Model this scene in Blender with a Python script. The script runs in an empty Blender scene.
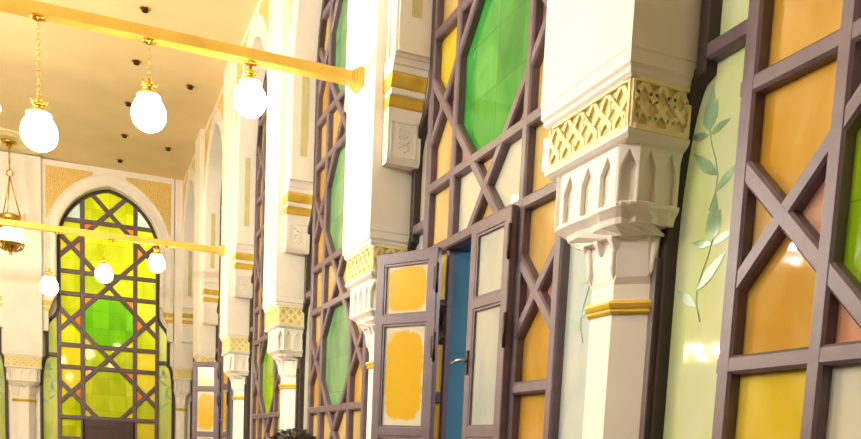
import bpy, bmesh, math, random
from mathutils import Vector, Matrix
random.seed(7)
S = bpy.context.scene
COL = S.collection
H = 1.62                      # eye height above the floor: heights below are given from the eye
PI = math.pi

# ------------------------------------------------------------------ materials
def lin(c):
    return tuple((v/255/12.92 if v/255 <= .04045 else ((v/255+.055)/1.055)**2.4) for v in c)

class NT:
    def __init__(s, name):
        s.m = bpy.data.materials.new(name); s.m.use_nodes = True
        s.t = s.m.node_tree; s.t.nodes.clear()
        s.out = s.n('ShaderNodeOutputMaterial')
    def n(s, typ, **kw):
        nd = s.t.nodes.new(typ)
        for k, v in kw.items():
            if k in nd.inputs.keys(): nd.inputs[k].default_value = v
            else: setattr(nd, k, v)
        return nd
    def l(s, a, b): s.t.links.new(a, b)

def mat_plain(name, rgb, rough=.5, var=.06, scale=6, bump=0, bscale=40, metal=0, spec=.5):
    """painted / plaster / metal surface with soft procedural mottling and optional bump"""
    t = NT(name); c = lin(rgb)
    p = t.n('ShaderNodeBsdfPrincipled', Roughness=rough, Metallic=metal)
    p.inputs['Specular IOR Level'].default_value = spec
    tc = t.n('ShaderNodeTexCoord')
    no = t.n('ShaderNodeTexNoise', Scale=scale, Detail=4.0)
    t.l(tc.outputs['Object'], no.inputs['Vector'])
    mr = t.n('ShaderNodeMapRange'); mr.inputs['To Min'].default_value = 1-var*1.6; mr.inputs['To Max'].default_value = 1+var*1.6
    mr.inputs['From Min'].default_value = .25; mr.inputs['From Max'].default_value = .75
    t.l(no.outputs['Fac'], mr.inputs['Value'])
    mx = t.n('ShaderNodeVectorMath', operation='SCALE'); mx.inputs[0].default_value = c
    t.l(mr.outputs['Result'], mx.inputs['Scale'])
    t.l(mx.outputs['Vector'], p.inputs['Base Color'])
    if bump:
        nb = t.n('ShaderNodeTexNoise', Scale=bscale, Detail=3.0); t.l(tc.outputs['Object'], nb.inputs['Vector'])
        b = t.n('ShaderNodeBump', Strength=bump, Distance=.01); t.l(nb.outputs['Fac'], b.inputs['Height'])
        t.l(b.outputs['Normal'], p.inputs['Normal'])
    t.l(p.outputs['BSDF'], t.out.inputs['Surface'])
    return t.m

def mat_carved_gold(name, rgb, rgb2, scale=9):
    """gilded carved arabesque: a voronoi/wave relief in two golds"""
    t = NT(name)
    p = t.n('ShaderNodeBsdfPrincipled', Roughness=.45, Metallic=.0)
    tc = t.n('ShaderNodeTexCoord')
    no = t.n('ShaderNodeTexNoise', Scale=4.0, Detail=2.0); t.l(tc.outputs['Object'], no.inputs['Vector'])
    ad = t.n('ShaderNodeMixRGB', blend_type='ADD'); ad.inputs['Fac'].default_value = .18
    t.l(tc.outputs['Object'], ad.inputs['Color1']); t.l(no.outputs['Color'], ad.inputs['Color2'])
    vo = t.n('ShaderNodeTexVoronoi', Scale=scale, feature='DISTANCE_TO_EDGE'); t.l(ad.outputs['Color'], vo.inputs['Vector'])
    wv = t.n('ShaderNodeTexWave', Scale=scale*.5, Distortion=9.0, Detail=1.0); t.l(ad.outputs['Color'], wv.inputs['Vector'])
    mu = t.n('ShaderNodeMath', operation='MULTIPLY'); t.l(vo.outputs['Distance'], mu.inputs[0]); mu.inputs[1].default_value = 3.5
    m2 = t.n('ShaderNodeMath', operation='MULTIPLY'); t.l(mu.outputs[0], m2.inputs[0]); t.l(wv.outputs['Fac'], m2.inputs[1])
    cr = t.n('ShaderNodeValToRGB'); cr.color_ramp.elements[0].color = (*lin(rgb2), 1); cr.color_ramp.elements[1].color = (*lin(rgb), 1)
    cr.color_ramp.elements[0].position = .08; cr.color_ramp.elements[1].position = .4
    t.l(m2.outputs[0], cr.inputs['Fac']); t.l(cr.outputs['Color'], p.inputs['Base Color'])
    b = t.n('ShaderNodeBump', Strength=.8, Distance=.02); t.l(m2.outputs[0], b.inputs['Height']); t.l(b.outputs['Normal'], p.inputs['Normal'])
    t.l(p.outputs['BSDF'], t.out.inputs['Surface'])
    return t.m

def mat_glass(name, rgb, rgb2, tiles=False, trans=.35, rough=.04):
    """stained glass: coloured, streaky, glossy front, lets some light through from outside"""
    t = NT(name)
    p = t.n('ShaderNodeBsdfPrincipled', Roughness=rough)
    p.inputs['Specular IOR Level'].default_value = .5
    tc = t.n('ShaderNodeTexCoord'); oi = t.n('ShaderNodeObjectInfo')
    mp = t.n('ShaderNodeMapping'); mp.inputs['Scale'].default_value = (1.6, 1, .8)
    rv = t.n('ShaderNodeVectorMath', operation='SCALE'); rv.inputs[0].default_value = (17, 3, 11); t.l(oi.outputs['Random'], rv.inputs['Scale'])
    av = t.n('ShaderNodeVectorMath', operation='ADD'); t.l(tc.outputs['Object'], av.inputs[0]); t.l(rv.outputs['Vector'], av.inputs[1])
    t.l(av.outputs['Vector'], mp.inputs['Vector'])
    no = t.n('ShaderNodeTexNoise', Scale=1.9, Detail=3.0, Distortion=.6); t.l(mp.outputs['Vector'], no.inputs['Vector'])
    cr = t.n('ShaderNodeValToRGB'); cr.color_ramp.elements[0].color = (*lin(rgb), 1); cr.color_ramp.elements[1].color = (*lin(rgb2), 1)
    cr.color_ramp.elements[0].position = .35; cr.color_ramp.elements[1].position = .68
    t.l(no.outputs['Fac'], cr.inputs['Fac'])
    colr = cr.outputs['Color']
    if tiles:
        sp = t.n('ShaderNodeSeparateXYZ'); t.l(tc.outputs['Object'], sp.inputs[0])
        cb = t.n('ShaderNodeCombineXYZ'); t.l(sp.outputs['X'], cb.inputs['X']); t.l(sp.outputs['Z'], cb.inputs['Y'])
        br = t.n('ShaderNodeTexBrick', offset=0.0, squash=1.0); br.inputs['Scale'].default_value = 1.0
        br.inputs['Brick Width'].default_value = .36; br.inputs['Row Height'].default_value = .37
        br.inputs['Mortar Size'].default_value = .004; br.inputs['Mortar Smooth'].default_value = .3
        br.inputs['Color1'].default_value = (.78, .78, .78, 1); br.inputs['Color2'].default_value = (1.1, 1.1, 1.1, 1); br.inputs['Mortar'].default_value = (.6, .6, .6, 1)
        t.l(cb.outputs['Vector'], br.inputs['Vector'])
        mm = t.n('ShaderNodeMixRGB', blend_type='MULTIPLY'); mm.inputs['Fac'].default_value = 1
        t.l(colr, mm.inputs['Color1']); t.l(br.outputs['Color'], mm.inputs['Color2']); colr = mm.outputs['Color']
    t.l(colr, p.inputs['Base Color'])
    nb = t.n('ShaderNodeTexNoise', Scale=7.0, Detail=2.0); t.l(tc.outputs['Object'], nb.inputs['Vector'])
    b = t.n('ShaderNodeBump', Strength=.03, Distance=.02); t.l(nb.outputs['Fac'], b.inputs['Height']); t.l(b.outputs['Normal'], p.inputs['Normal'])
    tr = t.n('ShaderNodeBsdfTranslucent'); t.l(colr, tr.inputs['Color'])
    mix = t.n('ShaderNodeMixShader'); mix.inputs['Fac'].default_value = trans
    t.l(p.outputs['BSDF'], mix.inputs[1]); t.l(tr.outputs['BSDF'], mix.inputs[2])
    t.l(mix.outputs['Shader'], t.out.inputs['Surface'])
    return t.m

def mat_yellow_mid_glass(name, edge, core, cx=0, hw=.13):
    """pale frosted pane coloured yellow over its middle (ragged edge)"""
    t = NT(name)
    p = t.n('ShaderNodeBsdfPrincipled', Roughness=.18)
    tc = t.n('ShaderNodeTexCoord'); uv = t.n('ShaderNodeSeparateXYZ'); t.l(tc.outputs['UV'], uv.inputs[0])
    no = t.n('ShaderNodeTexNoise', Scale=14.0, Detail=3.0); t.l(tc.outputs['Object'], no.inputs['Vector'])
    def edged(o, m):
        a = t.n('ShaderNodeMath', operation='SUBTRACT'); t.l(o, a.inputs[0]); a.inputs[1].default_value = .5
        b = t.n('ShaderNodeMath', operation='ABSOLUTE'); t.l(a.outputs[0], b.inputs[0])
        c = t.n('ShaderNodeMath', operation='POWER'); t.l(b.outputs[0], c.inputs[0]); c.inputs[1].default_value = 4
        d = t.n('ShaderNodeMath', operation='MULTIPLY'); t.l(c.outputs[0], d.inputs[0]); d.inputs[1].default_value = m
        return d.outputs[0]
    s = t.n('ShaderNodeMath', operation='ADD'); t.l(edged(uv.outputs['X'], 12), s.inputs[0]); t.l(edged(uv.outputs['Y'], 11), s.inputs[1])
    s2 = t.n('ShaderNodeMath', operation='MULTIPLY_ADD'); t.l(no.outputs['Fac'], s2.inputs[0]); s2.inputs[1].default_value = .5; t.l(s.outputs[0], s2.inputs[2])
    cr = t.n('ShaderNodeValToRGB'); cr.color_ramp.elements[0].color = (*lin(core), 1); cr.color_ramp.elements[1].color = (*lin(edge), 1)
    cr.color_ramp.elements[0].position = .58; cr.color_ramp.elements[1].position = .68
    t.l(s2.outputs[0], cr.inputs['Fac']); t.l(cr.outputs['Color'], p.inputs['Base Color'])
    t.l(p.outputs['BSDF'], t.out.inputs['Surface'])
    return t.m

def mat_emit(name, rgb, strength):
    t = NT(name); e = t.n('ShaderNodeEmission', Strength=strength); e.inputs['Color'].default_value = (*rgb, 1)
    t.l(e.outputs['Emission'], t.out.inputs['Surface']); return t.m

PLASTER = mat_plain('white_plaster', (238, 234, 224), .55, .03, 3, .08, 30)
CEILM = mat_plain('ceiling_paint', (236, 214, 162), .7, .03, 1.5)
WALLB = mat_plain('tan_wall_paint', (176, 166, 148), .7, .05, 2)
FLOORM = mat_plain('red_carpet', (100, 72, 62), .9, .2, 8, .3, 120)
WOOD = mat_plain('mauve_painted_wood', (104, 88, 98), .42, .10, 9, .06, 60)
GOLD = mat_plain('gold_paint', (224, 188, 74), .35, .08, 10, .05, 40, .15)
BEAMG = mat_plain('gold_beam_paint', (234, 190, 84), .35, .06, 6, .05, 40, .1)
BRASS = mat_plain('brass', (222, 178, 70), .25, .05, 20, 0, 40, .9)
OCHRE = mat_plain('ochre_gilding', (222, 208, 138), .5, .12, 14)
CREAMY = mat_plain('pale_yellow_stucco', (240, 228, 170), .5, .05, 10)
CARVED = mat_carved_gold('carved_gilt', (242, 216, 140), (230, 192, 106), 15)
INSET = mat_plain('olive_gilt_strip', (206, 202, 150), .5, .08, 6)
IRON = mat_plain('blackened_iron', (56, 46, 40), .4, .1, 30, 0, 40, .6)
STEEL = mat_plain('worn_steel', (190, 185, 175), .3, .1, 30, 0, 40, .9)
FRAMEW = mat_plain('dark_window_frame', (60, 46, 46), .5, .14, 9, .06, 60)  # window frame tone, darker than the lattice wood
DARKW = mat_plain('dark_wood_panel', (70, 48, 46), .45, .12, 9)
TEAL = mat_plain('teal_paint_on_glass', (150, 186, 148), .3, .15, 12)
SKIN = mat_plain('skin', (196, 150, 120), .5, .05, 10)
HAIR = mat_plain('dark_hair', (34, 26, 26), .45, .3, 60, .8, 150)
SHIRT = mat_plain('grey_cotton', (96, 100, 112), .9, .08, 20)
TROUS = mat_plain('navy_cotton', (40, 44, 62), .9, .08, 20)
SHOES = mat_plain('black_leather', (24, 22, 22), .4, .08, 20)
GLOBE = mat_emit('lit_opal_globe', (1, .86, .56), 30)
LGLASS = mat_emit('lit_lantern_glass', (1, .84, .55), 5)
BULBN = mat_emit('lit_white_bulb', (1, .96, .90), 640)
BULBM = mat_emit('lit_soft_bulb', (1, .95, .88), 920)
BULBW = mat_emit('lit_warm_bulb', (1, .85, .60), 1000)
BULBE = mat_emit('lit_dim_bulb', (1, .84, .6), 25)
FACADE = mat_plain('teal_facade', (70, 124, 150), .9, .1, 1)
FACADE2 = mat_plain('navy_facade', (28, 44, 104), .9, .1, 1)
BRICK = mat_plain('orange_brick', (200, 120, 60), .9, .2, 5)

G = {
 'amber': mat_glass('amber_glass', (188, 138, 42), (208, 164, 84)),
 'honey': mat_glass('honey_glass', (196, 158, 84), (214, 184, 122)),
 'yellow': mat_glass('yellow_glass', (206, 174, 26), (224, 198, 84)),
 'rose': mat_glass('rose_amber_glass', (200, 140, 108), (194, 152, 126)),
 'mauve': mat_glass('mauve_brown_glass', (160, 118, 100), (178, 140, 122)),
 'pale': mat_glass('pale_frosted_glass', (196, 194, 170), (216, 206, 170)),
 'orange': mat_glass('orange_glass', (214, 120, 34), (224, 150, 60)),
 'green': mat_glass('green_glass', (40, 138, 50), (84, 166, 70), True),
 'sage': mat_glass('sage_green_glass', (94, 142, 82), (132, 168, 112), True),
 'lime': mat_glass('lime_green_glass', (120, 170, 4), (160, 190, 30), True),
 'leaf': mat_glass('leaf_green_glass', (88, 160, 10), (110, 170, 30), True, .5),
 'chart': mat_glass('chartreuse_glass', (170, 178, 4), (194, 196, 40), True, .5),
 'olive': mat_glass('olive_yellow_glass', (150, 172, 16), (190, 190, 40), True, .5),
 'lemon': mat_glass('lemon_glass', (204, 184, 12), (216, 196, 60), False, .5),
 'milk': mat_glass('milky_blue_glass', (190, 206, 196), (206, 214, 190), False, .4),
 'side': mat_glass('pale_green_glass', (204, 216, 134), (222, 222, 178), False, .45),
 'sideend': mat_glass('yellow_green_glass', (176, 190, 90), (206, 206, 120), False, .4),
 'water': mat_glass('grey_blue_glass', (180, 196, 188), (206, 208, 190), False, .3),
}
YELLOWMID = mat_yellow_mid_glass('yellow_mid_frosted_glass', (200, 196, 176), (204, 164, 14))  # pane colour: yellow middle inside a ragged pale border
FROST = mat_glass('frosted_grey_glass', (172, 182, 178), (200, 200, 184), False, .2, .2)

# ------------------------------------------------------------------ mesh helpers
class MB:
    def __init__(s): s.v = []; s.f = []; s.mi = []; s.mats = []; s.smooth = []
    def idx(s, m):
        if m not in s.mats: s.mats.append(m)
        return s.mats.index(m)
    def add(s, vs, fs, m, smooth=False):
        o = len(s.v); s.v += [tuple(v) for v in vs]; i = s.idx(m)
        for f in fs: s.f.append(tuple(o+k for k in f)); s.mi.append(i); s.smooth.append(smooth)
    def box(s, x0, x1, y0, y1, z0, z1, m):
        s.add([(x, y, z) for x in (x0, x1) for y in (y0, y1) for z in (z0, z1)],
              [(0, 1, 3, 2), (4, 6, 7, 5), (0, 4, 5, 1), (2, 3, 7, 6), (0, 2, 6, 4), (1, 5, 7, 3)], m)
    def loft(s, rings, m, caps=True, smooth=False, closed=True):
        n = len(rings[0]); vs = [p for r in rings for p in r]; fs = []
        for i in range(len(rings)-1):
            for j in range(n if closed else n-1):
                k = (j+1) % n
                fs.append((i*n+j, i*n+k, (i+1)*n+k, (i+1)*n+j))
        if caps: fs.append(tuple(range(n))[::-1]); fs.append(tuple((len(rings)-1)*n+j for j in range(n)))
        s.add(vs, fs, m, smooth)
    def lathe(s, prof, m, cx=0, cy=0, n=24, smooth=True):
        s.loft([[(cx+r*math.cos(2*PI*j/n), cy+r*math.sin(2*PI*j/n), z) for j in range(n)] for r, z in prof], m, True, smooth)
    def tube(s, pts, r, m, n=8, smooth=True):
        rings = []; pts = [Vector(p) for p in pts]
        for i, p in enumerate(pts):
            d = (pts[min(i+1, len(pts)-1)]-pts[max(i-1, 0)]).normalized()
            a = Vector((0, 0, 1)) if abs(d.z) < .9 else Vector((1, 0, 0))
            u = d.cross(a).normalized(); w = d.cross(u)
            rr = r[i] if isinstance(r, (list, tuple)) else r
            rings.append([p+u*rr*math.cos(2*PI*j/n)+w*rr*math.sin(2*PI*j/n) for j in range(n)])
        s.loft(rings, m, True, smooth)
    def torus(s, c, R, r, m, rot=None, n=16, k=8, sy=1):
        rings = []
        for i in range(n):
            a = 2*PI*i/n
            ring = []
            for j in range(k):
                b = 2*PI*j/k; q = Vector(((R+r*math.cos(b))*math.cos(a), (R+r*math.cos(b))*math.sin(a)*sy, r*math.sin(b)))
                if rot: q = rot @ q
                ring.append(Vector(c)+q)
            rings.append(ring)
        rings.append(rings[0]); s.loft(rings, m, False, True)
    def bar(s, p, q, w, m, y0=0, y1=.085, ch=.012):
        """moulded glazing bar in the window plane from p to q (x, z)"""
        p = Vector(p); q = Vector(q); d = (q-p)
        if d.length < 1e-4: return
        d.normalize(); nrm = Vector((-d.y, d.x)); h = w/2
        prof = [(-h, y1), (-h, y0+ch), (-h+ch, y0), (h-ch, y0), (h, y0+ch), (h, y1)]
        s.loft([[(e.x+nrm.x*a, y, e.y+nrm.y*a) for a, y in prof] for e in (p, q)], m)
    def plate(s, loops, y0, y1, m, bevel=0):
        """flat plate in the xz plane with holes, from y0 to y1"""
        cu = bpy.data.curves.new('tmp', 'CURVE'); cu.dimensions = '2D'; cu.fill_mode = 'BOTH'
        cu.extrude = max((y1-y0)/2-bevel, 0); cu.bevel_depth = bevel; cu.bevel_resolution = 0
        if bevel: cu.offset = -bevel
        for lp in loops:
            sp = cu.splines.new('POLY'); sp.points.add(len(lp)-1); sp.use_cyclic_u = True
            for pt, (x, z) in zip(sp.points, lp): pt.co = (x, z, 0, 1)
        ob = bpy.data.objects.new('tmp', cu); me = bpy.data.meshes.new_from_object(ob)
        yc = (y0+y1)/2
        s.add([(v.co.x, yc+v.co.z, v.co.y) for v in me.vertices], [tuple(p.vertices) for p in me.polygons], m)
        bpy.data.objects.remove(ob); bpy.data.curves.remove(cu); bpy.data.meshes.remove(me)
    def mesh(s, name, recalc=True):
        me = bpy.data.meshes.new(name); me.from_pydata(s.v, [], s.f)
        for m in s.mats: me.materials.append(m)
        for p, i, sm in zip(me.polygons, s.mi, s.smooth): p.material_index = i; p.use_smooth = sm
        if recalc:
            bm = bmesh.new(); bm.from_mesh(me); bmesh.ops.remove_doubles(bm, verts=bm.verts, dist=1e-5)
            bmesh.ops.recalc_face_normals(bm, faces=bm.faces); bm.to_mesh(me); bm.free()
        me.update(); return me
    def build(s, name, parent=None, loc=(0, 0, 0), rz=0, recalc=True):
        o = bpy.data.objects.new(name, s.mesh(name, recalc)); COL.objects.link(o)
        o.location = loc; o.rotation_euler = (0, 0, rz)
        if parent: o.parent = parent
        return o

def empty(name, loc, rz=0):
    o = bpy.data.objects.new(name, None); COL.objects.link(o); o.location = loc; o.rotation_euler = (0, 0, rz)
    o.empty_display_size = .1; return o
def tag(o, label=None, cat=None, group=None, kind=None):
    if label: o['label'] = label
    if cat: o['category'] = cat
    if group: o['group'] = group
    if kind: o['kind'] = kind
    return o
def copy_tree(o, parent=None):
    c = o.copy(); COL.objects.link(c)
    if parent: c.parent = parent
    for ch in [k for k in bpy.data.objects if k.parent == o]: copy_tree(ch, c)
    return c

# ------------------------------------------------------------------ measurements
P = 3.571                                   # bay pitch along the side wall
XW = 2.54                                   # front plane of the side-wall windows
YE = 21.46                                  # front plane of the end-wall windows
CE = 5.86                                   # ceiling above the eye
PA, PB = .56, 1.05                          # inner and outer glazing posts
LV = dict(F=.424, E=1.545, D=2.027, C=3.15, B=3.632, A=4.741)
MID = [(.424-.058)/2, 1.786, 3.391, 4.982]  # band centres
F2 = -.058; G2 = -1.18; Z0 = -1.45
SPR, APX, HN = 4.2, 5.50, 1.09

def side_center(k): return 5.516 + P*k      # bay centres
def pier_center(k): return 3.731 + P*k
RZ = -PI/2
def on_side(y): return (XW, y, 0)           # frame: local +x runs towards the camera, -y into the hall

def arch_half(hw, spr, apx, n=14):
    """right half of a pointed arch from (hw, spr) to (0, apx)"""
    r = apx-spr; R = (hw*hw+r*r)/(2*hw); cx = hw-R
    a1 = math.atan2(r, -cx)
    return [(cx+R*math.cos(a1*i/n), spr+R*math.sin(a1*i/n)) for i in range(n+1)]
def mirror(half):   # half: from bottom up to the axis (x=0 last) -> closed loop
    return half + [(-x, z) for x, z in reversed(half) if x > 1e-6]
def offset(loop, d):
    """inset a closed counter-clockwise loop"""
    n = len(loop); out = []
    for i in range(n):
        p, c, q = Vector(loop[i-1]), Vector(loop[i]), Vector(loop[(i+1) % n])
        a = (c-p).normalized(); b = (q-c).normalized()
        na = Vector((-a.y, a.x)); nb = Vector((-b.y, b.x)); k = 1+na.dot(nb)
        out.append(tuple(c+(na+nb)*(d/max(k, .3))))
    return out
def win_half(hw, hm):
    h = [(hw, Z0), (hw, .95)]
    h += [(hm+(hw-hm)*math.cos(t*PI/16), .95+.79*math.sin(t*PI/16)) for t in range(1, 9)]
    h += [(hm, 2.36)]
    for i in range(1, 9):                     # ogee under the corbel
        t = i/8; h.append((hm-(hm-HN)*(t-math.sin(2*PI*t)/(2*PI)*.8), 2.36+.5*t))
    return h + arch_half(HN, SPR, APX)
def zH(loop): return [(x, z+H) for x, z in loop]

def clip(poly, a, b, c):
    """keep a*x+b*z<=c of a convex polygon"""
    out = []
    for i in range(len(poly)):
        p, q = poly[i], poly[(i+1) % len(poly)]
        dp, dq = a*p[0]+b*p[1]-c, a*q[0]+b*q[1]-c
        if dp <= 0: out.append(p)
        if dp*dq < 0:
            t = dp/(dp-dq); out.append((p[0]+(q[0]-p[0])*t, p[1]+(q[1]-p[1])*t))
    return out if len(out) > 2 else []
def area(p): return abs(sum(p[i-1][0]*p[i][1]-p[i][0]*p[i-1][1] for i in range(len(p))))/2

ARCH = mirror([(HN, -2)]+arch_half(HN, SPR, APX))       # convex outline of the narrow part
def in_arch_clip(poly):
    for i in range(len(ARCH)):
        p, q = ARCH[i], ARCH[(i+1) % len(ARCH)]
        nx, nz = (q[1]-p[1]), -(q[0]-p[0]); poly = clip(poly, nx, nz, nx*p[0]+nz*p[1])
        if not poly: return []
    return poly
def seg_in_arch(p, q):
    t1 = 1.0
    d = (q[0]-p[0], q[1]-p[1])
    for i in range(len(ARCH)):
        a, b = ARCH[i], ARCH[(i+1) % len(ARCH)]
        nx, nz = (b[1]-a[1]), -(b[0]-a[0]); den = nx*d[0]+nz*d[1]
        if den > 1e-9: t1 = min(t1, (nx*(a[0]-p[0])+nz*(a[1]-p[1]))/den)
    return (p[0]+d[0]*t1, p[1]+d[1]*t1)

SCHEME = {   # glass colours of each window: octagons from the top, then the sets of small panes
 'near': dict(oct=['chart', 'lime', 'lime', 'lime'], house=['amber', 'amber'], tri=['rose', 'honey'], band=['amber', 'yellow'], bt=['pale', 'amber'], corner=['pale', 'rose'], side='side', low='side'),
 'door': dict(house2=['honey', 'amber'], oct=['green', 'green', 'green', 'green'], house=['yellow', 'honey'], tri=['mauve', 'rose'], band=['honey', 'amber'], bt=['pale', 'honey'], corner=['mauve', 'rose'], side='pale', low='water'),
 'sage': dict(oct=['sage', 'sage', 'sage', 'sage'], house=['honey', 'amber'], tri=['mauve', 'honey'], band=['honey', 'honey'], bt=['honey', 'rose'], corner=['mauve', 'honey'], side='pale', low='pale'),
 'lime': dict(oct=['lime', 'lime', 'lime', 'lime'], house=['honey', 'amber'], tri=['mauve', 'honey'], band=['honey', 'honey'], bt=['honey', 'rose'], corner=['mauve', 'honey'], side='pale', low='pale'),
 'end': dict(oct=['chart', 'leaf', 'olive', 'leaf'], house=['lemon', 'chart'], tri=['orange', 'lemon'], band=['lemon', 'chart'], bt=['olive', 'chart'], corner=['orange', 'lemon'], side='sideend', low='sideend'),
}

def build_window(name, loc, rz, scheme, hw, hm, doors=None, rnd=0):
    sc = SCHEME[scheme]; R = random.Random(rnd)
    root = tag(empty(name, loc, rz), kind='structure')
    # frame following the outline
    out = mirror(win_half(hw, hm)); ins = offset(out, .065)
    fr = MB(); fr.plate([zH(out), zH(ins)], -.005, .12, FRAMEW, .008)
    for s in (-1, 1):                     # deeper stiles beside the columns
        o_ = [p for p in win_half(hw, hm) if p[1] < 1.0]; i_ = [(x-.05, z) for x, z in o_]
        fr.plate([zH([(s*x, z) for x, z in o_+i_[::-1]])], -.035, .0, FRAMEW, .006)
    inner_hw, inner_hm = hw-.085, hm-.085
    fr.build('frame', root)
    # lattice of posts, rails and diagonals
    la = MB(); w = .092 if scheme == 'end' else .076
    op = doors == 'leaves'; pan = doors == 'panel'
    for s in (-1, 1):
        la.bar((s*PB, Z0+.05+H), (s*PB, SPR+.1+H), .086, WOOD)
        top = seg_in_arch((s*PA, 4), (s*PA, 6)); la.bar((s*PA, (LV['E'] if op and s < 0 else Z0+.05)+H), (s*PA, top[1]+H), w, WOOD)
        if op and s < 0: la.bar((-.655, Z0+.05+H), (-.655, LV['E']+H), .04, WOOD, .035)
        la.bar((s*PB, MID[1]+H), (s*(hm-.04), MID[1]+H), w, WOOD, .0015)
    for k, z in list(LV.items())+[('F2', F2), ('G2', G2)]:
        x = seg_in_arch((0, z), (2, z))[0]
        if (op and k in ('F', 'F2', 'G2')) or (pan and k in ('F2', 'G2')):
            la.bar((PA, z+H), (x, z+H), w, WOOD, .0015); la.bar((-x, z+H), (-(.65 if op else PA), z+H), w, WOOD, .0015)
        else: la.bar((-x, z+H), (x, z+H), w, WOOD, .0015)
    for i, zb in enumerate(MID):
        for sx in (-1, 1):
            for sz in (-1, 1):
                a = (0, zb); b = (sx*PB, zb+sz*PB)
                if (op and (i == 0 or (i == 1 and sz < 0))) or (pan and i == 0 and sz < 0):
                    ea = .66 if op and sx < 0 else PA
                    if i == 0: a = (sx*ea, zb+sz*ea)
                    else:
                        la.bar((0, zb+H), (sx*.24, zb-.24+H), w, WOOD, .003+.0008*(sx*sz > 0)); a = (sx*ea, zb-ea)
                if pan and i == 0 and sz > 0: a = (sx*.24, zb+.24)
                if i == 3 and sz > 0: b = seg_in_arch(a, (sx*2, zb+2))
                if i == 0 and sz < 0: b = (sx*PB, zb-PB)
                la.bar((a[0], a[1]+H), (b[0], b[1]+H), w, WOOD, .003+.0008*(sx*sz > 0))
    la.build('lattice', root)
    # panes
    gl = MB(); ys = .062
    lines = []
    for zb in MID: lines += [(1, 1, zb), (1, -1, -zb)]
    zs = [Z0, G2, F2, LV['F'], LV['E'], LV['D'], LV['C'], LV['B'], LV['A'], APX]
    cols = [(-PB, -PA), (-PA, PA), (PA, PB)]
    for r in range(len(zs)-1):
        for c, (xa, xb) in enumerate(cols):
            if (op and c == 1 and r <= 3) or (pan and c == 1 and r <= 2): continue
            if op and c == 0 and r <= 3: xb = -.65
            cells = [in_arch_clip([(xa, zs[r]), (xb, zs[r]), (xb, zs[r+1]), (xa, zs[r+1])])]
            zone = r in (1, 3, 5, 7); top = r == 8
            for i, (a, b, cc) in enumerate(lines):
                zb = MID[i//2]
                new = []
                for p in cells:
                    if not p: continue
                    cz = sum(q[1] for q in p)/len(p)
                    if abs(cz-zb) > 1.2 or (c != 1 and not zone and not top): new.append(p); continue
                    new += [clip(p, a, b, cc), clip(p, -a, -b, -cc)]
                cells = [p for p in new if p and area(p) > 1e-4]
            zi = {1: 3, 3: 2, 5: 1, 7: 0}.get(r, 0)
            for p in cells:
                cx = sum(q[0] for q in p)/len(p); cz = sum(q[1] for q in p)/len(p)
                zm = (zs[r]+zs[r+1])/2
                if zone and c == 1:
                    if abs(cx) < .1: m = sc['oct'][zi] if area(p) > .4 else sc['corner'][0]
                    else: m = sc['corner'][0 if cz > zm else 1]
                elif zone:
                    if abs(cx) > .9 and abs(cz-zm) < .18: m = sc['tri'][1]
                    elif abs(cx) < .72 and abs(cz-zm) < .3: m = sc['tri'][0]
                    else: hs_ = sc.get('house2', sc['house']) if zi >= 2 else sc['house']; m = hs_[0 if cz > zm else 1] if R.random() > .2 else hs_[1]
                elif top: m = ['lemon', 'yellow', 'pale'][R.randrange(3)] if scheme != 'end' else ('chart' if abs(cx) < .7 else 'milk')
                elif c == 1: m = sc['bt'][0 if abs(cz-zm) < .05 else 1]
                else: m = sc['band'][R.randrange(2)]
                if scheme == 'end' and r == 1 and c == 0: m = 'milk'
                gl.add([(x, ys, z+H) for x, z in p], [tuple(range(len(p)))], G[m])
    gl.build('coloured_glass', root, recalc=False)
    # side lights beyond the outer posts
    sd = MB(); pf = MB()
    half = [p for p in offset(mirror(win_half(hw, hm)), .05)]
    n = len(win_half(hw, hm)); half = [p for p in half[:n] if p[0] > PB-.04]
    for s in (-1, 1):
        lo = [(s*PB, Z0), (s*PB, MID[1])]; 
        lower = [p for p in half if p[1] <= MID[1]]; upper = [p for p in half if p[1] > MID[1]+.05]
        xl = upper[0][0]
        poly = [(PB, Z0)]+lower+[(xl, MID[1]), (PB, MID[1])]
        sd.add([(s*x, ys, z+H) for x, z in poly], [tuple(range(len(poly)))], G[sc['low']])
        poly = [(PB, MID[1]), (xl, MID[1])]+upper[1:]
        sd.add([(s*x, ys, z+H) for x, z in poly], [tuple(range(len(poly)))], G[sc['side']])
        # painted flowers climbing the side light
        x0 = (PB+hw)/2 - .01
        for k in range(3):
            zf = (-.95, .92, 1.40)[k]
            flower(pf, s*x0, zf+H, .17, (-1)**k)
    sd.build('side_light', root, recalc=False)
    pf.build('painted_flowers', root)
    if op:
        jl = MB(); jl.box(-.69, -.64, .086, .235, G2+H, LV['E']-.03+H, FACADE); jl.box(PA, PA+.05, .086, .235, G2+H, LV['E']-.03+H, FACADE)
        jl.box(-.69, PA+.05, .086, .235, LV['E']-.03+H, LV['E']+.02+H, FACADE); tag(jl.build('jamb_lining', root), 'teal painted lining of the opening')
    if doors == 'panel':
        dp = MB(); dp.box(-PA, PA, .0, .07, Z0+H, LV['F']-.03+H, DARKW)
        for zc in (.05, -.55):
            dp.plate([[(-.44, zc-.22+H), (.44, zc-.22+H), (.44, zc+.22+H), (-.44, zc+.22+H)],
                      [(-.38, zc-.16+H), (.38, zc-.16+H), (.38, zc+.16+H), (-.38, zc+.16+H)]], -.02, .0, DARKW, .004)
        dp.build('door_panel', root)
    return root

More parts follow.
